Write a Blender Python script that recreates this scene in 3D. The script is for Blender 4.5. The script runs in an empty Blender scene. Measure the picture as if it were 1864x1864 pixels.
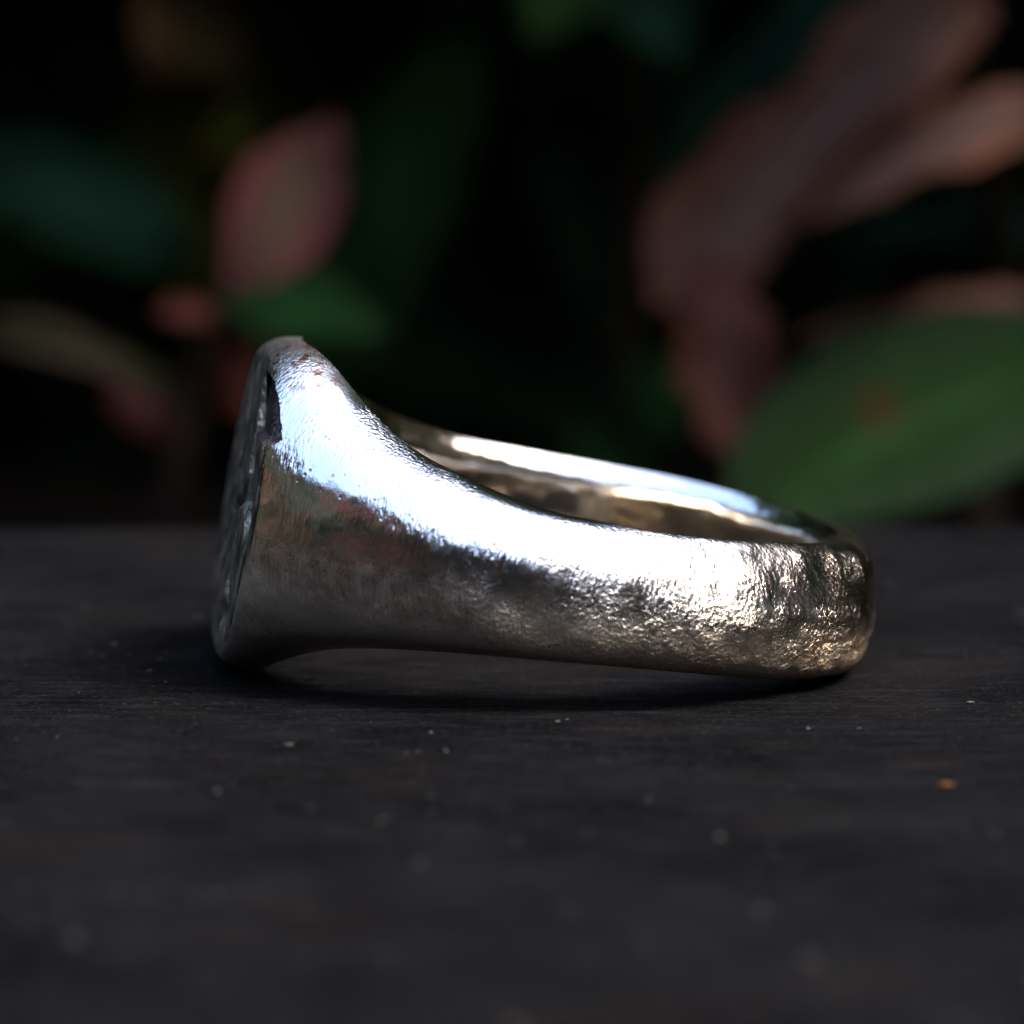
import bpy, math, random
import numpy as np

# ------------------------------------------------------------------ camera, sky, sun, exposure
sc = bpy.context.scene
C = sc.collection
MM = 0.001
FPX = 6045.0                      # focal length in pixels of the 1864 px photograph
CAM = np.array([0.0, -132.0, 22.5])   # mm
PITCH = math.radians(7.14)

cd = bpy.data.cameras.new('camera')
cam = bpy.data.objects.new('camera', cd)
C.objects.link(cam)
cam.location = CAM * MM
cam.rotation_euler = (math.radians(90) - PITCH, 0, 0)
cd.sensor_width = 36.0
cd.lens = 36.0 * FPX / 1864.0
cd.clip_start = 0.005
cd.clip_end = 200
cd.dof.use_dof = True
cd.dof.focus_distance = 0.1245
cd.dof.aperture_fstop = cd.lens / 2.9
sc.camera = cam

SUN_DIR = np.array([0.50, -0.28, 0.82])
SUN_DIR = SUN_DIR / np.linalg.norm(SUN_DIR)
SUN_EL = math.asin(SUN_DIR[2])
SUN_AZ = math.atan2(SUN_DIR[0], SUN_DIR[1])

w = bpy.data.worlds.new('World')
sc.world = w
w.use_nodes = True
wn = w.node_tree
bg = wn.nodes['Background']
sky = wn.nodes.new('ShaderNodeTexSky')
sky.sky_type = 'NISHITA'
sky.sun_disc = False
sky.sun_elevation = SUN_EL
sky.sun_rotation = SUN_AZ
sky.air_density = 1.0
sky.dust_density = 3.5
wn.links.new(sky.outputs[0], bg.inputs[0])
bg.inputs[1].default_value = 0.15

sl = bpy.data.lights.new('sun', 'SUN')
sl.energy = 1.05
sl.angle = math.radians(18)
sl.color = (1.0, 0.94, 0.86)
sun = bpy.data.objects.new('sun', sl)
C.objects.link(sun)
from mathutils import Vector
sun.rotation_euler = Vector(SUN_DIR).to_track_quat('Z', 'Y').to_euler()
sun.location = Vector(SUN_DIR) * 3

sc.view_settings.view_transform = 'Standard'
sc.view_settings.look = 'None'
sc.view_settings.gamma = 1
sc.view_settings.exposure = 2.4
sc.cycles.use_denoising = True
sc.cycles.max_bounces = 10
sc.cycles.glossy_bounces = 6
sc.cycles.sample_clamp_indirect = 30.0

# ------------------------------------------------------------------ helpers
rng = np.random.default_rng(7)
random.seed(7)


def at(px, py, y):
    """photo pixel -> point (mm) on the vertical plane at depth y (mm)"""
    u = (px - 932.0) / FPX
    v = (932.0 - py) / FPX
    c, s = math.cos(PITCH), math.sin(PITCH)
    d = np.array([u, c + v * s, -s + v * c])
    t = (y - CAM[1]) / d[1]
    return CAM + d * t


def build(name, verts, faces, mat=None, parent=None, smooth=True, scale=MM):
    me = bpy.data.meshes.new(name)
    verts = np.asarray(verts, dtype=np.float64) * scale
    if isinstance(faces, np.ndarray):
        n, k = faces.shape
        me.vertices.add(len(verts))
        me.vertices.foreach_set('co', verts.ravel())
        me.loops.add(n * k)
        me.loops.foreach_set('vertex_index', faces.ravel().astype(np.int32))
        me.polygons.add(n)
        me.polygons.foreach_set('loop_start', np.arange(0, n * k, k, dtype=np.int32))
        me.polygons.foreach_set('loop_total', np.full(n, k, dtype=np.int32))
        me.update(calc_edges=True)
    else:
        me.from_pydata([tuple(v) for v in verts], [], faces)
        me.update()
    if smooth:
        me.polygons.foreach_set('use_smooth', np.ones(len(me.polygons), dtype=bool))
    if mat:
        me.materials.append(mat)
    o = bpy.data.objects.new(name, me)
    C.objects.link(o)
    if parent:
        o.parent = parent
    return o


def tag(o, label=None, cat=None, group=None, kind=None):
    if label: o['label'] = label
    if cat: o['category'] = cat
    if group: o['group'] = group
    if kind: o['kind'] = kind
    return o


def empty(name, loc=(0, 0, 0)):
    o = bpy.data.objects.new(name, None)
    C.objects.link(o)
    o.location = np.asarray(loc) * MM
    o.empty_display_size = 0.01
    return o


_T = rng.random((64, 64, 64))


def vnoise(p, freq, seed=0):
    """smooth 3-D value noise in -1..1, p (...,3) in mm"""
    q = p * freq + np.array([13.7, 5.1, 31.9]) * (seed + 1)
    i = np.floor(q).astype(int)
    fr = q - i
    fr = fr * fr * (3 - 2 * fr)
    out = 0
    for dx in (0, 1):
        for dy in (0, 1):
            for dz in (0, 1):
                wgt = (fr[..., 0] if dx else 1 - fr[..., 0]) * (fr[..., 1] if dy else 1 - fr[..., 1]) * (fr[..., 2] if dz else 1 - fr[..., 2])
                out = out + wgt * _T[(i[..., 0] + dx) % 64, (i[..., 1] + dy) % 64, (i[..., 2] + dz) % 64]
    return out * 2 - 1


def fbm(p, freq, octs=3, seed=0):
    s, a = 0, 1.0
    for k in range(octs):
        s = s + a * vnoise(p, freq * 2 ** k, seed + k)
        a *= 0.5
    return s


class NT:
    def __init__(self, name):
        self.m = bpy.data.materials.new(name)
        self.m.use_nodes = True
        self.t = self.m.node_tree
        self.b = self.t.nodes['Principled BSDF']

    def n(self, typ, **kw):
        nd = self.t.nodes.new(typ)
        for k, v in kw.items():
            if k.startswith('i_'):
                nd.inputs[k[2:].replace('_', ' ')].default_value = v
            else:
                setattr(nd, k, v)
        return nd

    def l(self, a, b):
        self.t.links.new(a, b)

    def coords(self, scale=(1000, 1000, 1000)):
        tc = self.n('ShaderNodeTexCoord')
        mp = self.n('ShaderNodeMapping')
        mp.inputs['Scale'].default_value = scale
        self.l(tc.outputs['Object'], mp.inputs['Vector'])
        return mp.outputs[0]

    def noise(self, vec, scale, detail=3, rough=0.55, dist=0.0):
        nd = self.n('ShaderNodeTexNoise', i_Scale=scale, i_Detail=detail, i_Roughness=rough, i_Distortion=dist)
        self.l(vec, nd.inputs['Vector'])
        return nd.outputs['Fac']

    def ramp(self, fac, stops):
        r = self.n('ShaderNodeValToRGB')
        el = r.color_ramp.elements
        while len(el) < len(stops):
            el.new(0.5)
        for e, (p, c) in zip(el, stops):
            e.position = p
            e.color = c if len(c) == 4 else (*c, 1)
        self.l(fac, r.inputs[0])
        return r.outputs[0]

    def rng(self, v, a, b, c=0.0, d=1.0):
        r = self.n('ShaderNodeMapRange')
        self.l(v, r.inputs[0])
        for k, x in zip((1, 2, 3, 4), (a, b, c, d)):
            r.inputs[k].default_value = x
        return r.outputs[0]

    def math(self, op, a, b=None):
        m = self.n('ShaderNodeMath', operation=op)
        for k, x in enumerate((a, b)):
            if x is None: continue
            if isinstance(x, (int, float)): m.inputs[k].default_value = x
            else: self.l(x, m.inputs[k])
        return m.outputs[0]

    def mix(self, fac, a, b):
        m = self.n('ShaderNodeMix', data_type='RGBA')
        for k, x in ((0, fac), (6, a), (7, b)):
            if isinstance(x, (int, float)): m.inputs[k].default_value = x
            elif isinstance(x, tuple): m.inputs[k].default_value = (*x[:3], 1)
            else: self.l(x, m.inputs[k])
        return m.outputs[2]

    def bump(self, h, dist, strength=1.0, nrm=None):
        b = self.n('ShaderNodeBump', i_Strength=strength, i_Distance=dist)
        self.l(h, b.inputs['Height'])
        if nrm is not None: self.l(nrm, b.inputs['Normal'])
        return b.outputs[0]


# ------------------------------------------------------------------ materials
def silver_outer():
    s = NT('pitted_silver')
    v = s.coords()
    sep = s.n('ShaderNodeSeparateXYZ'); s.l(v, sep.inputs[0])
    X, Zc = sep.outputs[0], sep.outputs[2]
    # pitting grows towards the back of the shank (+x)
    back = s.rng(X, -8, 11, 0.10, 1.0)
    big = s.noise(v, 0.45, 2)
    patch = s.math('MULTIPLY', back, s.rng(big, 0.35, 0.62, 0.3, 1.0))
    patch = s.math('MULTIPLY', patch, s.rng(Zc, 0.6, -1.0, 0.28, 1.0))
    grain = s.noise(v, 6.0, 4, 0.62, 0.5)
    fine = s.noise(v, 15.0, 2, 0.5)
    # file marks, running slanted across the band, in patches
    mp = s.n('ShaderNodeMapping'); s.l(v, mp.inputs['Vector'])
    mp.inputs['Rotation'].default_value = (0, math.radians(24), 0)
    mp.inputs['Scale'].default_value = (7.5, 7.5, 0.8)
    marks = s.noise(mp.outputs[0], 1.0, 2, 0.5)
    mk = s.math('MULTIPLY', marks, s.rng(s.noise(v, 0.35, 1), 0.42, 0.6, 0.05, 0.34))
    mk = s.math('MULTIPLY', mk, s.rng(X, 3.0, 9.0, 1.0, 0.12))
    # single pits
    vor = s.n('ShaderNodeTexVoronoi', i_Scale=2.3, i_Randomness=1.0); s.l(v, vor.inputs['Vector'])
    pit = s.rng(vor.outputs['Distance'], 0.03, 0.22, 1.0, 0.0)
    pm = s.math('MULTIPLY', pit, s.rng(s.noise(v, 0.9, 1), 0.47, 0.58, 0, 1))
    h = s.math('ADD', s.math('MULTIPLY', grain, s.math('MULTIPLY', patch, 1.15)), mk)
    h = s.math('ADD', h, s.math('MULTIPLY', fine, s.math('ADD', s.math('MULTIPLY', patch, 0.12), 0.012)))
    h = s.math('SUBTRACT', h, s.math('MULTIPLY', pm, 0.05))
    s.l(s.bump(h, 0.00017), s.b.inputs['Normal'])
    # brown tarnish: in hollows of the pitted back, in single pits, rust flecks on the tip of the face rim
    tarn = s.math('MULTIPLY', s.rng(grain, 0.58, 0.36, 0, 1), patch)
    tarn = s.math('MAXIMUM', tarn, s.math('MULTIPLY', pm, 0.95))
    tipz = s.math('MULTIPLY', s.rng(Zc, 4.6, 5.6), s.rng(X, -10.0, -11.5))
    tipm = s.math('MULTIPLY', tipz, s.rng(s.noise(v, 2.2, 3), 0.52, 0.60))
    warm_light = s.math('MULTIPLY', s.rng(X, 1.0, 11.0), s.rng(s.noise(v, 0.7, 3), 0.3, 0.7, 0.35, 1.0))  # warm light on the back end of the band, put into the colour
    col = s.mix(s.math('MULTIPLY', s.rng(big, 0.3, 0.7), 0.4), (0.88, 0.87, 0.85), (0.77, 0.72, 0.65))
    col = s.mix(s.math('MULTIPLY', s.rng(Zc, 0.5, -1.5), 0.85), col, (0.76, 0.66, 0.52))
    col = s.mix(s.math('MULTIPLY', warm_light, 0.95), col, (0.64, 0.47, 0.31))
    col = s.mix(s.math('MULTIPLY', tarn, 0.8), col, (0.42, 0.23, 0.09))
    col = s.mix(s.math('MULTIPLY', tipm, 0.9), col, (0.34, 0.12, 0.035))
    s.l(col, s.b.inputs['Base Color'])
    s.b.inputs['Metallic'].default_value = 1
    r = s.math('ADD', s.rng(fine, 0.3, 0.7, 0.08, 0.17), s.math('MULTIPLY', patch, 0.10))
    r = s.math('ADD', r, s.math('MULTIPLY', tipz, 0.15))
    # the lower half was never polished: satin finish with a ragged upper border
    zr = s.math('ADD', Zc, s.math('MULTIPLY', s.math('SUBTRACT', s.noise(v, 1.2, 3), 0.5), 2.2))
    satin = s.rng(zr, 0.4, -2.2)
    r = s.math('ADD', r, s.math('MULTIPLY', satin, 0.34))
    s.l(r, s.b.inputs['Roughness'])
    return s.m


def silver_inner():
    s = NT('polished_silver')
    v = s.coords()
    nz = s.noise(v, 0.5, 2)
    vs = s.coords((300, 300, 2200))
    h = s.math('ADD', s.math('MULTIPLY', nz, 0.45), s.math('MULTIPLY', s.noise(vs, 1.0, 2), 0.02))
    s.l(s.bump(h, 0.00025), s.b.inputs['Normal'])
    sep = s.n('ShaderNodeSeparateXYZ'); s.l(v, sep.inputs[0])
    sun_tint = s.math('MULTIPLY', s.rng(sep.outputs[0], 3.0, -7.0), s.rng(s.noise(v, 0.3, 2), 0.3, 0.6, 0.5, 1.0))  # warm sun reflection near the face, painted into the base colour
    s.l(s.mix(sun_tint, (0.86, 0.85, 0.82), (0.74, 0.57, 0.36)), s.b.inputs['Base Color'])
    s.b.inputs['Metallic'].default_value = 1
    s.b.inputs['Roughness'].default_value = 0.14
    return s.m


def silver_face():
    s = NT('oxidised_engraved_silver')
    v = s.coords()
    st = s.coords((1500, 1500, 700))
    n1 = s.noise(st, 1.3, 4, 0.6)
    n2 = s.noise(v, 9, 3, 0.6)
    s.l(s.bump(s.math('ADD', n1, s.math('MULTIPLY', n2, 0.25)), 0.00022), s.b.inputs['Normal'])
    s.l(s.ramp(n1, [(0.38, (0.13, 0.13, 0.11)), (0.50, (0.42, 0.40, 0.35)), (0.62, (0.88, 0.80, 0.64))]), s.b.inputs['Base Color'])
    s.b.inputs['Metallic'].default_value = 1
    s.l(s.rng(n2, 0.3, 0.7, 0.28, 0.45), s.b.inputs['Roughness'])
    return s.m


def dark_recess():
    s = NT('blackened_silver')
    v = s.coords()
    n1 = s.noise(v, 6, 3)
    s.l(s.ramp(n1, [(0.35, (0.035, 0.028, 0.03)), (0.7, (0.16, 0.13, 0.13))]), s.b.inputs['Base Color'])
    s.b.inputs['Metallic'].default_value = 0.85
    s.b.inputs['Roughness'].default_value = 0.5
    s.l(s.bump(n1, 0.0001), s.b.inputs['Normal'])
    return s.m


def wood():
    s = NT('blackened_wood')
    v = s.coords((330, 2600, 2600))
    fibre = s.noise(v, 1.0, 5, 0.7, 0.3)
    v2 = s.coords()
    vsp = s.coords((2600, 4200, 4200))
    speck = s.noise(vsp, 1.6, 3, 0.7)
    patch = s.noise(v2, 0.09, 4, 0.6)
    tint = s.noise(s.coords((90, 260, 260)), 1.0, 3)
    base = s.mix(s.rng(patch, 0.35, 0.65), (0.0020, 0.0022, 0.0028), (0.0058, 0.0057, 0.0061))
    base = s.mix(s.math('MULTIPLY', s.rng(tint, 0.5, 0.75), 0.5), base, (0.0090, 0.0070, 0.0058))
    col = s.mix(s.rng(fibre, 0.48, 0.78), base, (0.0122, 0.0123, 0.0134))
    col = s.mix(s.math('MULTIPLY', s.rng(speck, 0.58, 0.78), 0.8), col, (0.036, 0.035, 0.0355))
    s.l(col, s.b.inputs['Base Color'])
    s.b.inputs['Roughness'].default_value = 0.8
    s.b.inputs['Specular IOR Level'].default_value = 0.0
    h = s.math('ADD', fibre, s.math('MULTIPLY', speck, 0.8))
    s.l(s.bump(h, 0.00022, 1.0), s.b.inputs['Normal'])
    return s.m


def plain(name, col, rough=0.6, var=0.25, scale=0.2, spec=0.4):
    s = NT(name)
    n = s.noise(s.coords(), scale, 3)
    lo = tuple(c * (1 - var) for c in col)
    hi = tuple(c * (1 + var) for c in col)
    s.l(s.mix(s.rng(n, 0.3, 0.7), lo, hi), s.b.inputs['Base Color'])
    s.b.inputs['Roughness'].default_value = rough
    s.b.inputs['Specular IOR Level'].default_value = spec
    return s.m


LK = 0.31


def leaf_mat(name, centre, edge, power=1.6, rough=0.55, spot=None):
    """pigment runs from the midrib colour to the margin colour (attribute 'margin' on the leaf)"""
    centre, edge = tuple(c * LK for c in centre), tuple(c * LK for c in edge)
    s = NT(name)
    a = s.n('ShaderNodeAttribute', attribute_name='margin')
    n = s.noise(s.coords(), 0.25, 3)
    f = s.math('POWER', a.outputs['Fac'], power)
    f = s.math('ADD', f, s.math('MULTIPLY', s.math('SUBTRACT', n, 0.5), 0.6))
    col = s.mix(s.rng(f, 0.05, 0.95), centre, edge)
    rib = s.rng(a.outputs['Fac'], 0.02, 0.16, 0.6, 0.0)
    col = s.mix(rib, col, tuple(min(1, c * 1.9 + 0.004) for c in centre))
    col = s.mix(s.math('MULTIPLY', s.rng(s.noise(s.coords(), 0.5, 3), 0.52, 0.72), 0.55), col, tuple(c * 0.45 for c in edge))
    if spot is not None:
        vd = s.n('ShaderNodeVectorMath', operation='DISTANCE'); s.l(s.coords(), vd.inputs[0]); vd.inputs[1].default_value = spot
        col = s.mix(s.rng(vd.outputs['Value'], 1.2, 2.8, 0.9, 0.0), col, (0.030, 0.014, 0.007))
    s.l(col, s.b.inputs['Base Color'])
    s.b.inputs['Roughness'].default_value = rough
    s.b.inputs['Specular IOR Level'].default_value = 0.0
    s.l(s.bump(n, 0.0006, 0.5), s.b.inputs['Normal'])
    return s.m


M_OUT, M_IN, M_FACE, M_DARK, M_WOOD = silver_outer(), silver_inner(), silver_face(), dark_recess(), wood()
M_SOIL = plain('dark_soil', (0.022, 0.018, 0.015), 0.95, 0.4, 0.1, 0.02)
M_BUSH = plain('deep_green_foliage', (0.016, 0.034, 0.016), 0.7, 0.5, 0.02, 0.05)
M_STEM = plain('brown_stem', (0.011, 0.008, 0.006), 0.8, 0.3, 0.4, 0.05)
M_GRIT = plain('pale_grit', (0.066, 0.061, 0.056), 0.6, 0.85, 3.0, 0.1)

# ------------------------------------------------------------------ setting: ground, board
EDGE = 44.0
soil_n = 60
gx = np.concatenate([[-20000, -4000], np.linspace(-900, 900, soil_n), [4000, 20000]])
GX, GY = np.meshgrid(gx, gx, indexing='ij')
P = np.stack([GX, GY, np.zeros_like(GX)], -1)
Z = -30 + fbm(P, 0.012, 3, 3) * 3.0 * (np.abs(GX) < 2000)
Z = np.minimum(Z, -28.5)
P[..., 2] = np.where((np.abs(GX) < 330) & (GY < 100) & (GY > -430), -29.0, Z)


def grid_faces(nu, nv, wrap_u=False, wrap_v=False):
    iu = np.arange(nu if wrap_u else nu - 1)
    iv = np.arange(nv if wrap_v else nv - 1)
    U, V = np.meshgrid(iu, iv, indexing='ij')
    U2, V2 = (U + 1) % nu, (V + 1) % nv
    return np.stack([U * nv + V, U2 * nv + V, U2 * nv + V2, U * nv + V2], -1).reshape(-1, 4)


g = build('ground', P.reshape(-1, 3), grid_faces(len(gx), len(gx)), M_SOIL)
tag(g, kind='structure')

# the board: one closed slab, worn upper surface with raised grain
bx = np.concatenate([np.linspace(-320, -42, 30), np.linspace(-40, 40, 260), np.linspace(42, 320, 30)])
by = np.concatenate([np.linspace(-420, -82, 30), np.linspace(-80, 30, 620), np.linspace(30.5, EDGE, 60)])
BX, BY = np.meshgrid(bx, by, indexing='ij')
BYs = BY + 0.045 * BX * np.clip((BY + 80) / (EDGE + 80), 0, 1)        # far edge not quite square
Pb = np.stack([BX, BYs, np.zeros_like(BX)], -1)
relief = fbm(Pb * np.array([0.10, 1.0, 1.0]), 1.1, 4, 11) * 0.055
relief += np.minimum(0, vnoise(Pb * np.array([0.03, 1.0, 1.0]), 0.5, 21) + 0.35) * 0.25
relief += fbm(Pb, 0.05, 2, 5) * 0.12
d = EDGE - BY
relief -= 1.6 * np.clip(1 - d / 3.0, 0, 1) ** 2
Pb[..., 2] = relief
nx_, ny_ = BX.shape
V = list(Pb.reshape(-1, 3))
F = grid_faces(nx_, ny_)
# skirt and underside
loop = [i * ny_ for i in range(nx_)] + [(nx_ - 1) * ny_ + j for j in range(1, ny_)] + [i * ny_ + ny_ - 1 for i in range(nx_ - 2, -1, -1)] + [j for j in range(ny_ - 2, 0, -1)]
top = np.array(V)
low = top[loop].copy(); low[:, 2] = -28
nb = len(top)
allv = np.vstack([top, low])
L = len(loop)
sk = np.array([[loop[(k + 1) % L], loop[k], nb + k, nb + (k + 1) % L] for k in range(L)])
board = build('wooden_board', allv, np.vstack([F, sk]), M_WOOD)
tag(board, kind='structure', label='weathered blackened wooden board with fine fibrous grain under the ring')


def board_z(x, y):
    i = np.abs(bx - x).argmin()
    j = np.abs(BYs[i] - y).argmin()
    return Pb[i, j, 2]


# ------------------------------------------------------------------ the ring
RI = 10.0
XF = 13.4
TILT, YAW = math.radians(10.0), math.radians(9.0)
X0, ROLL = 2.25, math.radians(1.5)
AT = [0, 16, 36, 55, 70, 83, 94, 106, 114, 123, 133, 142, 147, 153, 159, 167, 180]
HT = [2.56, 2.56, 2.56, 2.58, 2.52, 2.50, 2.54, 2.62, 2.82, 3.18, 3.60, 4.22, 4.76, 5.38, 6.08, 6.45, 6.52]
AB = [0, 16, 46, 64, 77, 89, 100, 112, 123, 134, 143, 151, 156, 163, 172, 180]
HB = [2.56, 2.56, 2.60, 2.56, 2.56, 2.66, 2.82, 3.04, 3.36, 3.74, 4.14, 4.64, 5.10, 5.75, 6.50, 6.72]


def smooth_interp(a, xs, ys):
    xs2 = np.concatenate([-np.array(xs)[:0:-1], xs, 360 - np.array(xs)[-2::-1]])
    ys2 = np.concatenate([np.array(ys)[:0:-1], ys, np.array(ys)[-2::-1]])
    y = 0
    for dlt in np.linspace(-5, 5, 11):
        y = y + np.interp(a + dlt, xs2, ys2)
    return y / 11


NA, NS, NI = 1500, 230, 90
ang = np.linspace(0, 360, NA, endpoint=False)
fold = np.where(ang > 180, 360 - ang, ang)
ht, hb = smooth_interp(fold, AT, HT), smooth_interp(fold, AB, HB)
ro = smooth_interp(fold, [0, 14, 28, 40, 60, 90, 115, 135, 150, 160, 170, 180], [12.1, 12.3, 12.75, 12.8, 12.5, 12.45, 13.0, 13.8, 14.7, 15.5, 15.1, 14.6])
re_ = smooth_interp(fold, [0, 90, 120, 140, 155, 170, 180], [10.45, 10.5, 10.7, 11.1, 11.6, 11.9, 11.95])
pu = smooth_interp(fold, [0, 20, 40, 70, 95, 120, 150, 180], [3.6, 2.5, 1.40, 1.32, 1.75, 2.2, 2.3, 2.4])   # upper facet
pl_ = smooth_interp(fold, [0, 40, 90, 140, 180], [2.9, 2.9, 2.6, 2.4, 2.6])                                       # lower facet
crest = smooth_interp(fold, [0, 20, 50, 80, 110, 150, 180], [-0.10, -0.18, -0.20, -0.10, 0.0, 0.0, 0.0])           # height of the crest line
# outer surface, s = -1 (lower edge) .. 1 (upper edge), spaced evenly along the curve of the section
th = np.linspace(-math.pi / 2, math.pi / 2, NS)
s = np.sign(th) * np.abs(np.sin(th)) ** 0.9
A_, S_ = np.meshgrid(np.arange(NA), s, indexing='ij')
cr_ = crest[A_]
up_ = S_ > cr_
q_ = np.where(up_, (S_ - cr_) / (1 - cr_), (cr_ - S_) / (1 + cr_))
p_ = np.where(up_, pu[A_], pl_[A_])
f = np.clip(1 - q_ ** p_, 0, 1) ** (1 / p_)
rho = re_[A_] + (ro - re_)[A_] * f
wv = np.where(S_ > 0, S_ * ht[A_], S_ * hb[A_])
ar = np.radians(ang)[A_]
x = rho * np.cos(ar)
# flat signet face: soft minimum against the plane x = -XF
k = 0.22
e = -XF + fbm(np.stack([rho * 0, -rho * np.sin(ar), wv], -1), 0.35, 2, 40) * 0.05
dlt = x - e
on_face = dlt < 0.0
clipf = np.where(dlt < 0, np.minimum(1, -dlt / 1e-6), 0)
xs_ = 0.5 * (x + e + np.sqrt(dlt ** 2 + k ** 2))
scale_ = xs_ / np.where(np.abs(x) < 1e-6, 1e-6, x)
near_face = ang[A_]
useface = (np.cos(ar) < -0.5)
yl = -rho * np.sin(ar)
X3 = np.where(useface, xs_, x)
Y3 = np.where(useface & (x < -1), yl * np.clip(scale_, 0, 1), yl)
OUT = np.stack([X3, Y3, wv], -1)
# hand-made unevenness: soft hammered facets, casting lumps, gouges at the back
nrm = np.stack([np.cos(ar), -np.sin(ar), 0.35 * S_], -1)
edge_fade = np.clip((1 - np.abs(S_)) * 8, 0.15, 1)
faceamt = useface * np.clip((-dlt + 0.1) / 0.3, 0, 1)
bandamt = 1 - faceamt
backamt = np.clip((X3 - 2) / 8, 0, 1)
disp = fbm(OUT, 0.28, 2, 1) * 0.085 + vnoise(OUT * np.array([1, 1, 0.8]), 0.75, 51) * 0.028 + fbm(OUT, 1.1, 3, 2) * (0.016 + 0.024 * backamt)
lump = vnoise(OUT * np.array([1, 1, 1.6]), 1.5, 9)
disp += -0.08 * backamt * np.clip(lump - 0.25, 0, 1)
gouge = np.exp(-((wv + 0.9 + 0.02 * (fold[A_] - 20)) / 0.22) ** 2) * np.exp(-((fold[A_] - 27) / 15) ** 2)
ridge = np.exp(-((wv + 0.35 - 0.01 * fold[A_]) / 0.35) ** 2) * np.exp(-((fold[A_] - 40) / 24) ** 2)
disp += (-0.09 * gouge + 0.09 * ridge) * (ang[A_] < 180)
disp *= bandamt * edge_fade
OUT = OUT + nrm * disp[..., None]
# engraving and hammer blows in the face
eng = fbm(OUT * np.array([1, 1, 0.7]), 0.55, 3, 15)
cut = np.clip(np.abs(vnoise(OUT * np.array([1, 0.8, 0.5]), 0.6, 33)) * 6, 0, 1)
inface = faceamt * np.clip((-dlt - 0.3) / 0.8, 0, 1)
OUT[..., 0] += inface * (0.10 * np.maximum(eng, -0.6) + 0.35 * (1 - cut))
# the notch broken through the near upper rim of the face
cy, cz = -6.0, 4.15
uz = (wv - cz) / 1.25
halfw = 0.40 * np.clip(1 - uz, 0, 2) ** 0.6 * np.clip((1 + uz) * 3, 0, 1) ** 0.5 + 0.05 * vnoise(OUT, 2.5, 77)
body = (np.abs(uz) < 1) & (ang[A_] > 120) & (ang[A_] < 180)
xin = OUT[..., 0] + XF
notch_m = body & (xin < halfw * 1.15) & (Y3 < -2.0)
dep = np.clip((halfw * 1.15 - xin) / 0.2, 0, 1) * np.clip((1 - np.abs(uz)) * 5, 0, 1)
shift = np.where(notch_m, dep, 0)
OUT[..., 1] += shift * 0.75
OUT[..., 0] += shift * 0.30

# inner wall (comfort-fit, flared towards the face)
si = np.linspace(1, -1, NI)
AI, SI = np.meshgrid(np.arange(NA), si, indexing='ij')
wi = np.where(SI > 0, SI * ht[AI], SI * hb[AI])
flat = np.clip((np.abs(wi) - 1.2) / np.maximum(np.where(SI > 0, ht[AI], hb[AI]) - 1.2, 0.1), 0, 1)
ri = RI + (re_[AI] - RI) * flat ** 3.2
ai = np.radians(ang)[AI]
INN = np.stack([ri * np.cos(ai), -ri * np.sin(ai), wi], -1)
INN += (np.stack([np.cos(ai), -np.sin(ai), ai * 0], -1)) * (fbm(INN, 0.35, 2, 8) * 0.05 * (1 - flat))[..., None]
INN[:, 0] = OUT[:, -1]
INN[:, -1] = OUT[:, 0]

ct, st = math.cos(TILT), math.sin(TILT)
allp = OUT.reshape(-1, 3)
zz = -allp[:, 0] * st + allp[:, 2] * ct
ring = empty('signet_ring', (X0, 0, -zz.min() + 0.02))
print('ring lift', -zz.min(), 'face low', zz[allp[:, 0] < -9].min(), 'back low', zz[allp[:, 0] > 5].min())
ring.rotation_euler = (ROLL, TILT, YAW)
tag(ring, 'heavy silver signet ring with pitted band and oval face lying on the dark board', 'ring')

QF = grid_faces(NA, NS, wrap_u=True)
qa, qs = QF[:, 0] // NS, QF[:, 0] % NS
is_notch = notch_m.reshape(-1)[QF].any(1)
is_face = (faceamt.reshape(-1)[QF].mean(1) > 0.5) & ~is_notch


def sub(name, pts, quads, mat):
    used, inv = np.unique(quads, return_inverse=True)
    return build(name, pts[used], inv.reshape(-1, 4)[:, ::-1].copy(), mat, ring)


sub('outer_band', allp, QF[~is_face & ~is_notch], M_OUT)
fo = sub('signet_face', allp, QF[is_face], M_FACE)
fo['label'] = 'dark oxidised engraved oval face of the ring'
no = sub('edge_notch', allp, QF[is_notch], M_DARK)
no['label'] = 'blackened notch broken through the rim of the face'
sub('inner_wall', INN.reshape(-1, 3), grid_faces(NA, NI, wrap_u=True), M_IN)

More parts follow.
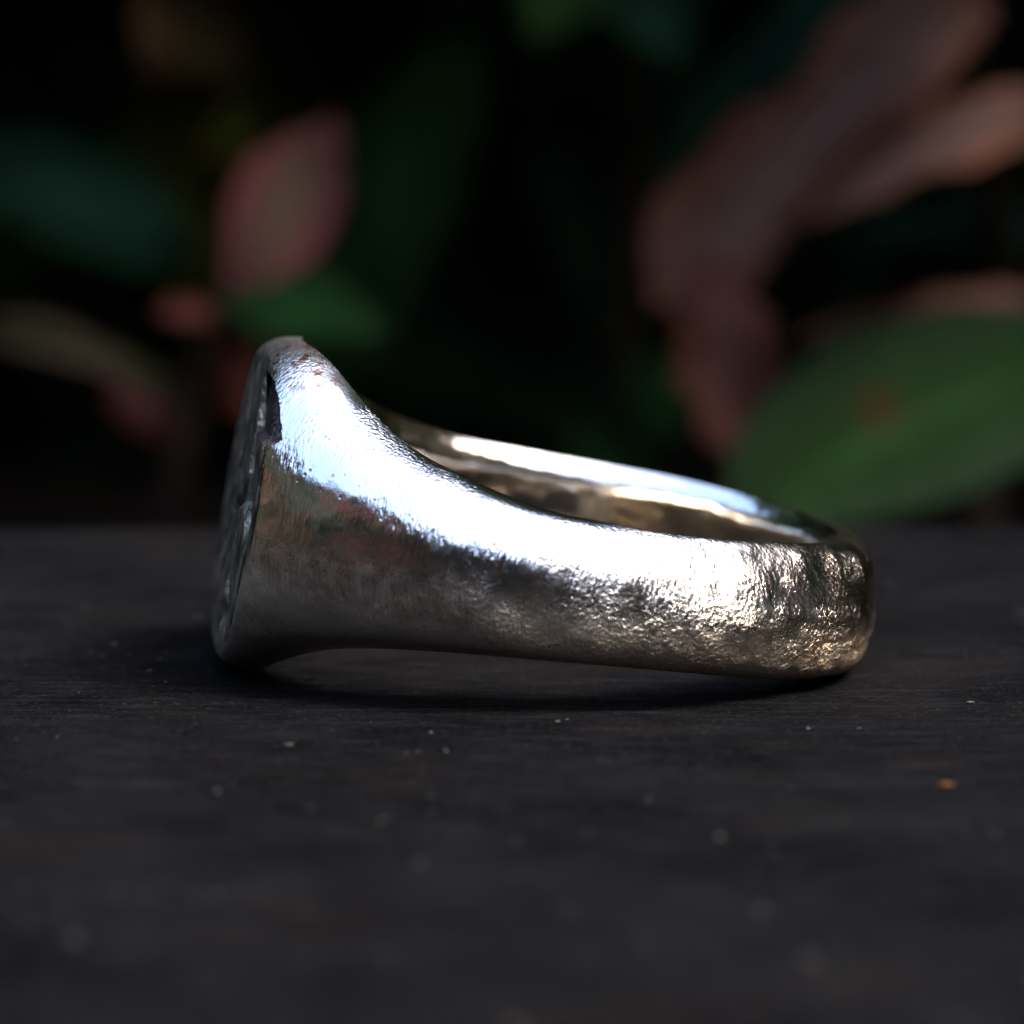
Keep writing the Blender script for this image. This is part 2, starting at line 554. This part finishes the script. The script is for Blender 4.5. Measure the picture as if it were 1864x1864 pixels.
# ------------------------------------------------------------------ background plants
def leaf(base, tip, width, mat, parent, lean=0.0, roll=0.0, bend=0.1, fold_=0.15, thick=0.5, shape=0.45, name='leaf', origin=(0, 0, 0), blunt=0.7, rag=0.05):
    """closed, curved leaf blade from base to tip (mm); shape = where the widest point lies"""
    base, tip = np.asarray(base, float), np.asarray(tip, float)
    ax = tip - base
    ln = np.linalg.norm(ax); ax /= ln
    face = np.array([0.0, -1.0, 0.0]) + np.array([0, 0, 1.0]) * lean
    face -= ax * face.dot(ax); face /= np.linalg.norm(face)
    side = np.cross(ax, face)
    cr, sr = math.cos(roll), math.sin(roll)
    face, side = face * cr + side * sr, side * cr - face * sr
    nu, nv = 15, 9
    V, mg = [], []
    for lay in (1, -1):
        for i in range(nu):
            u = i / (nu - 1)
            t = u ** (math.log(0.5) / math.log(shape))
            hw = width / 2 * max(math.sin(math.pi * t), 0) ** blunt * (1 + rag * math.sin(9 * u + ln) + rag * math.sin(23 * u + 2 * ln)) + 0.15
            for j in range(nv):
                v = (j / (nv - 1)) * 2 - 1
                rim = 1 - abs(v) ** 3
                p = base + ax * ln * u + side * hw * v
                p = p + face * (bend * ln * (4 * u * (1 - u)) + fold_ * hw * abs(v) ** 1.5 + lay * thick / 2 * (0.15 + 0.85 * rim))
                p = p + face * 0.04 * ln * math.sin(7 * u + 2 * v)
                V.append(p - np.asarray(origin)); mg.append(max(abs(v), abs(2 * u - 1) ** 3))
    n1 = nu * nv
    F = []
    for i in range(nu - 1):
        for j in range(nv - 1):
            a = i * nv + j
            F.append((a, a + 1, a + nv + 1, a + nv))
            F.append((n1 + a, n1 + a + nv, n1 + a + nv + 1, n1 + a + 1))
    bl = [i * nv for i in range(nu)] + [(nu - 1) * nv + j for j in range(1, nv)] + [i * nv + nv - 1 for i in range(nu - 2, -1, -1)] + [j for j in range(nv - 2, 0, -1)]
    for k_ in range(len(bl)):
        a, b = bl[k_], bl[(k_ + 1) % len(bl)]
        F.append((b, a, n1 + a, n1 + b))
    o = build(name, V, F, mat, parent)
    at_ = o.data.attributes.new('margin', 'FLOAT', 'POINT')
    at_.data.foreach_set('value', mg)
    return o


def tube(name, pts, radii, mat, parent, origin=(0, 0, 0), seg=8):
    pts = [np.asarray(p, float) for p in pts]
    # subdivide along a Catmull-Rom curve
    P_, R_ = [], []
    n = len(pts)
    for i in range(n - 1):
        p0, p1, p2, p3 = pts[max(i - 1, 0)], pts[i], pts[i + 1], pts[min(i + 2, n - 1)]
        for t in np.linspace(0, 1, 6, endpoint=(i == n - 2)):
            P_.append(0.5 * (2 * p1 + (p2 - p0) * t + (2 * p0 - 5 * p1 + 4 * p2 - p3) * t ** 2 + (3 * p1 - p0 - 3 * p2 + p3) * t ** 3))
            R_.append(radii[i] * (1 - t) + radii[i + 1] * t)
    V, F = [], []
    for i, p in enumerate(P_):
        d_ = P_[min(i + 1, len(P_) - 1)] - P_[max(i - 1, 0)]
        d_ /= np.linalg.norm(d_)
        a = np.cross(d_, [0.3, 1, 0.2]); a /= np.linalg.norm(a)
        b = np.cross(d_, a)
        for k_ in range(seg):
            an = 2 * math.pi * k_ / seg
            r = R_[i] * (1 + 0.12 * math.sin(3 * an + i))
            V.append(p + (a * math.cos(an) + b * math.sin(an)) * r - np.asarray(origin))
    for i in range(len(P_) - 1):
        for k_ in range(seg):
            a = i * seg + k_; b = i * seg + (k_ + 1) % seg
            F.append((a, b, b + seg, a + seg))
    F.append(tuple(range(seg))[::-1]); F.append(tuple(range((len(P_) - 1) * seg, len(P_) * seg)))
    return build(name, V, F, mat, parent)


G_DK = leaf_mat('dark_green_leaf', (0.020, 0.075, 0.022), (0.026, 0.066, 0.026))
G_TL = leaf_mat('blue_green_leaf', (0.020, 0.066, 0.048), (0.012, 0.045, 0.024))
G_MD = leaf_mat('mid_green_leaf', (0.040, 0.100, 0.026), (0.030, 0.080, 0.028))
G_OL = leaf_mat('olive_leaf', (0.075, 0.090, 0.012), (0.10, 0.085, 0.015))
G_PK = leaf_mat('pink_edged_leaf', (0.160, 0.125, 0.088), (0.30, 0.098, 0.108), 1.0)
G_PG = leaf_mat('pink_rimmed_green_leaf', (0.032, 0.050, 0.016), (0.120, 0.078, 0.066), 1.3)
G_BR = leaf_mat('mauve_brown_leaf', (0.38, 0.235, 0.195), (0.44, 0.180, 0.112), 1.4)
G_RU = leaf_mat('rusty_brown_leaf', (0.26, 0.120, 0.100), (0.23, 0.085, 0.058), 1.2)
G_RD = leaf_mat('dark_red_leaf', (0.215, 0.080, 0.070), (0.17, 0.050, 0.038), 1.2)


def px_leaf(b, t, wpx, y, mat, parent, dy=0.0, **kw):
    o = np.asarray(parent.location) / MM
    base = at(b[0], b[1], y)
    tip = at(t[0], t[1], y + dy)
    wd = wpx * (y - CAM[1]) / FPX
    return leaf(base, tip, wd, mat, parent, origin=o, **kw)


def px_tube(pts, y, r, mat, parent, name='stem'):
    o = np.asarray(parent.location) / MM
    P_ = [at(p[0], p[1], y + (p[2] if len(p) > 2 else 0)) for p in pts]
    return tube(name, P_, r, mat, parent, o)


GZ = -31.0
# plant behind the signet face
y = 146.0
b0 = at(300, 960, y); b0[2] = GZ
pl = empty('leafy_succulent', b0)
tag(pl, 'small leafy plant with an upright pink leaf growing behind the signet face', 'plant')
st0 = tube('stem', [b0, at(315, 900, y), at(345, 760, y + 2), at(365, 640, y + 2), at(405, 520, y + 4), at(440, 470, y + 4)], [1.6, 1.5, 1.4, 1.2, 0.9, 0.6], M_STEM, pl, b0)
px_leaf((445, 560), (598, 215), 185, y - 2, G_PK, pl, dy=14, shape=0.46, bend=0.05, fold_=0.2, roll=0.05, lean=0.6)
px_leaf((395, 545), (705, 615), 165, y - 6, G_MD and G_DK, pl, dy=-6, lean=1.2, shape=0.55, bend=0.05)
px_leaf((395, 585), (285, 570), 60, y - 3, G_RD, pl, dy=-3, lean=0.8)
px_leaf((350, 735), (-30, 590), 100, y - 2, G_PG, pl, dy=-6, lean=1.0, shape=0.5, fold_=-0.2)
px_leaf((345, 480), (-80, 290), 260, y + 22, G_TL, pl, dy=6, lean=0.8, shape=0.5)
px_leaf((365, 660), (500, 745), 130, y + 6, G_RD, pl, dy=8, lean=0.5)
px_leaf((330, 800), (200, 700), 90, y + 14, G_RD, pl, dy=8, lean=0.5)

# tall plant behind it, its leaves reaching out of the top of the frame
y = 188.0
b1 = at(500, 960, y); b1[2] = GZ
p2 = empty('olive_shrub', b1)
tag(p2, 'dim olive green shrub with long upright leaves behind the pink leaf', 'plant')
tube('stem', [b1, at(470, 700, y), at(430, 400, y), at(380, 150, y), at(330, -120, y)], [1.8, 1.6, 1.4, 1.2, 0.9], M_STEM, p2, b1)
px_leaf((440, 420), (410, 20), 150, y - 4, G_OL, p2, dy=-4, lean=0.2)
px_leaf((390, 190), (270, -130), 190, y - 8, leaf_mat('yellowing_leaf', (0.22, 0.16, 0.07), (0.20, 0.11, 0.06)), p2, dy=-14, lean=0.4)
px_leaf((470, 760), (850, 60), 290, y + 30, G_DK, p2, dy=20, lean=-0.2)
px_leaf((460, 660), (250, 180), 190, y + 10, G_OL, p2, dy=16, lean=0.1)

# plant behind the back of the band
y = 142.0
b2 = at(1760, 960, y); b2[2] = GZ
p3 = empty('broad_leaved_shrub', b2)
tag(p3, 'broad leaved plant with drooping mauve brown leaves growing beyond the back of the band', 'plant')
tube('stem', [b2, at(1790, 820, y + 6), at(1830, 560, y + 8), at(1800, 300, y + 6), at(1770, 120, y + 4), at(1790, -120, y + 6)], [2.0, 1.8, 1.6, 1.4, 1.2, 0.9], M_STEM, p3, b2)
G_GR = leaf_mat('blotched_green_leaf', (0.030, 0.075, 0.022), (0.036, 0.068, 0.034), 1.2, spot=tuple(at(1608, 735, y - 20) - b2))
px_leaf((1800, -50), (1195, 570), 250, y - 4, G_BR, p3, dy=-2, lean=0.5, shape=0.5, fold_=0.45, bend=0.05, roll=0.1, blunt=0.42, rag=0.13)
px_leaf((1930, 185), (1430, 400), 130, y - 8, G_BR, p3, dy=-4, lean=0.4, shape=0.45, fold_=0.3, rag=0.13)
px_leaf((1300, 470), (1335, 835), 165, y - 9, G_RU, p3, dy=-2, lean=0.6, shape=0.5, blunt=0.4, bend=0.1, fold_=0.4, rag=0.12)
px_leaf((1940, 540), (1440, 620), 85, y - 2, G_BR, p3, dy=-4, lean=0.1, shape=0.5, rag=0.14)
px_leaf((2010, 640), (1310, 925), 370, y - 12, G_GR, p3, dy=-12, lean=0.25, shape=0.5, blunt=0.6, bend=0.05, roll=0.25, fold_=0.3, rag=0.03)
px_leaf((1910, 420), (1500, 450), 150, y + 10, G_TL, p3, dy=4, lean=0.9)
px_leaf((1620, -80), (1215, 500), 290, y + 8, G_TL, p3, dy=4, lean=0.5, shape=0.5)

# leaves hanging in from above the middle
y = 176.0
b3 = at(1120, 960, y + 20); b3[2] = GZ
p4 = empty('dark_green_shrub', b3)
tag(p4, 'dim dark green shrub whose leaf tips hang above the middle of the band', 'plant')
tube('stem', [b3, at(1130, 700, y + 20), at(1150, 300, y + 20), at(1120, -150, y + 6)], [1.8, 1.6, 1.4, 1.2], M_STEM, p4, b3)
px_leaf((1120, -160), (960, 80), 170, y, G_MD, p4, dy=-6, lean=0.3)
px_leaf((1130, -160), (1230, 120), 220, y + 4, G_TL, p4, dy=-4, lean=0.3)
px_leaf((1140, 960), (1060, 760), 160, y + 14, G_DK, p4, dy=-2, lean=0.6)
px_leaf((1140, 800), (1290, 640), 150, y + 18, G_DK, p4, dy=2, lean=0.6)


# ------------------------------------------------------------------ the bush and hedge added, mostly out of view, for shade and reflections
def leaf_cloud(name, pts, size, mat):
    n = len(pts)
    u = rng.normal(size=(n, 3)); u /= np.linalg.norm(u, axis=1)[:, None]
    v = rng.normal(size=(n, 3)); v = np.cross(u, v); v /= np.linalg.norm(v, axis=1)[:, None]
    nn = np.cross(u, v)
    sz = size * (0.6 + 0.8 * rng.random(n))[:, None]
    tmpl = [(-1, 0, 0), (-0.45, 0.36, 0.06), (0.2, 0.40, 0.06), (1, 0, -0.12), (0.2, -0.40, 0.06), (-0.45, -0.36, 0.06), ]
    V = np.stack([pts + u * a * sz * 0.5 + v * b * sz * 0.5 * 1.1 + nn * c * sz for a, b, c in tmpl], 1).reshape(-1, 3)
    base = (np.arange(n) * 6)[:, None]
    F = np.concatenate([base + np.array([[0, 1, 2, 3]]), base + np.array([[0, 3, 4, 5]])])
    return build(name, V, F, mat, smooth=False)


def cloud_points(n, lo, hi):
    return lo + rng.random((n, 3)) * (np.asarray(hi) - lo)


lo = np.array([-520.0, 46, 46]); hi = np.array([520.0, 520, 560])
pt = cloud_points(16000, lo, hi)
front = 47 + 22 * (fbm(pt * np.array([1, 0, 1]), 0.012, 2, 60) + 0.6).clip(0, 2) + 0.32 * (pt[:, 2] - 52)
under = 50 + 12 * (fbm(pt * np.array([1, 1, 0]), 0.015, 2, 70)).clip(-0.2, 2)
topz = 420 + 120 * fbm(pt * np.array([1, 1, 0]), 0.006, 2, 80)
pt = pt[(pt[:, 1] > front) & (pt[:, 2] > under) & (pt[:, 2] < topz)]
pb = cloud_points(7000, np.array([-520.0, 330, -30]), np.array([520.0, 520, 110]))
ps = np.concatenate([cloud_points(1800, np.array([-520.0, 130, -30]), np.array([-300.0, 400, 120])), cloud_points(1800, np.array([300.0, 130, -30]), np.array([520.0, 400, 120]))])
added_bush = leaf_cloud('added_bush', np.concatenate([pt, pb, ps]), 34.0, M_BUSH)  # overhang added to keep the plants in shade
tag(added_bush, 'dense shadowy bush behind the board, its overhang added to shade the plants', 'added_bush', kind='stuff')

az = rng.random(20000) * 2 * math.pi
rad = 950 + 350 * rng.random(20000)
hh = 600 + 110 * np.sin(3 * az + 1) + 80 * np.sin(7 * az)
side = np.clip(np.cos(az - math.radians(65)), 0, 1) ** 2          # higher on the side beyond the back of the band
hh = hh + 480 * side
hz = -40 + rng.random(20000) * (hh + 40)
hp = np.stack([rad * np.sin(az), rad * np.cos(az), hz], -1)
hs = NT('hedge_foliage_red_for_reflection')
hn = hs.noise(hs.coords(), 0.004, 2)
hcol = hs.mix(hs.rng(hs.noise(hs.coords(), 0.02, 2), 0.35, 0.65), (0.020, 0.040, 0.018), (0.045, 0.060, 0.030))
hs.l(hs.mix(hs.rng(hn, 0.53, 0.58), hcol, (0.24, 0.075, 0.056)), hs.b.inputs['Base Color'])  # red patches added so the band mirrors a red streak
hs.b.inputs['Roughness'].default_value = 0.6
added_hedge = leaf_cloud('added_hedge', hp, 95.0, hs.m)  # unseen, added to block low sky and be mirrored in the silver
tag(added_hedge, 'unseen dark hedge around the board', 'added_hedge', kind='stuff')

# ------------------------------------------------------------------ grit on the board
phi = (1 + 5 ** 0.5) / 2
ico = np.array([(-1, phi, 0), (1, phi, 0), (-1, -phi, 0), (1, -phi, 0), (0, -1, phi), (0, 1, phi), (0, -1, -phi), (0, 1, -phi), (phi, 0, -1), (phi, 0, 1), (-phi, 0, -1), (-phi, 0, 1)]) / 1.9
icf = np.array([(0, 11, 5), (0, 5, 1), (0, 1, 7), (0, 7, 10), (0, 10, 11), (1, 5, 9), (5, 11, 4), (11, 10, 2), (10, 7, 6), (7, 1, 8), (3, 9, 4), (3, 4, 2), (3, 2, 6), (3, 6, 8), (3, 8, 9), (4, 9, 5), (2, 4, 11), (6, 2, 10), (8, 6, 7), (9, 8, 1)])
GV, GF = [], []
cnt = 0
clumps = [(at(130, 1460, -42), 2.0), (at(210, 1640, -62), 2.2), (at(100, 1690, -64), 1.6), (at(900, 1640, -60), 3.0), (at(1600, 1560, -52), 3.5), (at(420, 1780, -72), 1.0)]
for i in range(1500):
    if i < 420:
        cc, sp = clumps[i % len(clumps)]
        gxx, gy = cc[0] + random.gauss(0, sp), cc[1] + random.gauss(0, sp * 1.3)
        r = 0.03 + 0.09 * random.random() ** 5
    else:
        gy = -78 + 100 * random.random()
        gxx = (random.random() - 0.5) * 2 * (6 + 0.17 * (gy + 132))
        r = 0.018 + 0.07 * random.random() ** 7
    if abs(gxx - 2) < 15 and -13 < gy < 13: continue
    q = ico * r * (0.5 + 1.0 * rng.random((12, 3))) * np.array([0.6 + 1.6 * random.random(), 0.6 + 1.2 * random.random(), 0.5])
    GV.append(q + np.array([gxx, gy, board_z(gxx, gy) + r * 0.15]))
    GF.append(icf + 12 * cnt); cnt += 1
gr = build('grit', np.concatenate(GV), np.concatenate(GF), M_GRIT, smooth=False)
tag(gr, 'fine pale grit scattered over the dark board', 'grit', kind='stuff')

# one rusty orange chip on the board
ch = at(1722, 1368, -24.0)
ch = np.array([ch[0], ch[1], board_z(ch[0], ch[1])])
q = ico * np.array([0.34, 0.16, 0.07]) * (0.75 + 0.5 * rng.random((12, 3)))
chip = build('bark_chip', q, icf, plain('rusty_bark', (0.085, 0.030, 0.008), 0.7, 0.4, 4.0, 0.1), smooth=False)
chip.location = (ch + np.array([0, 0, 0.04])) * MM
tag(chip, 'tiny rusty orange bark chip lying on the dark board', 'chip')
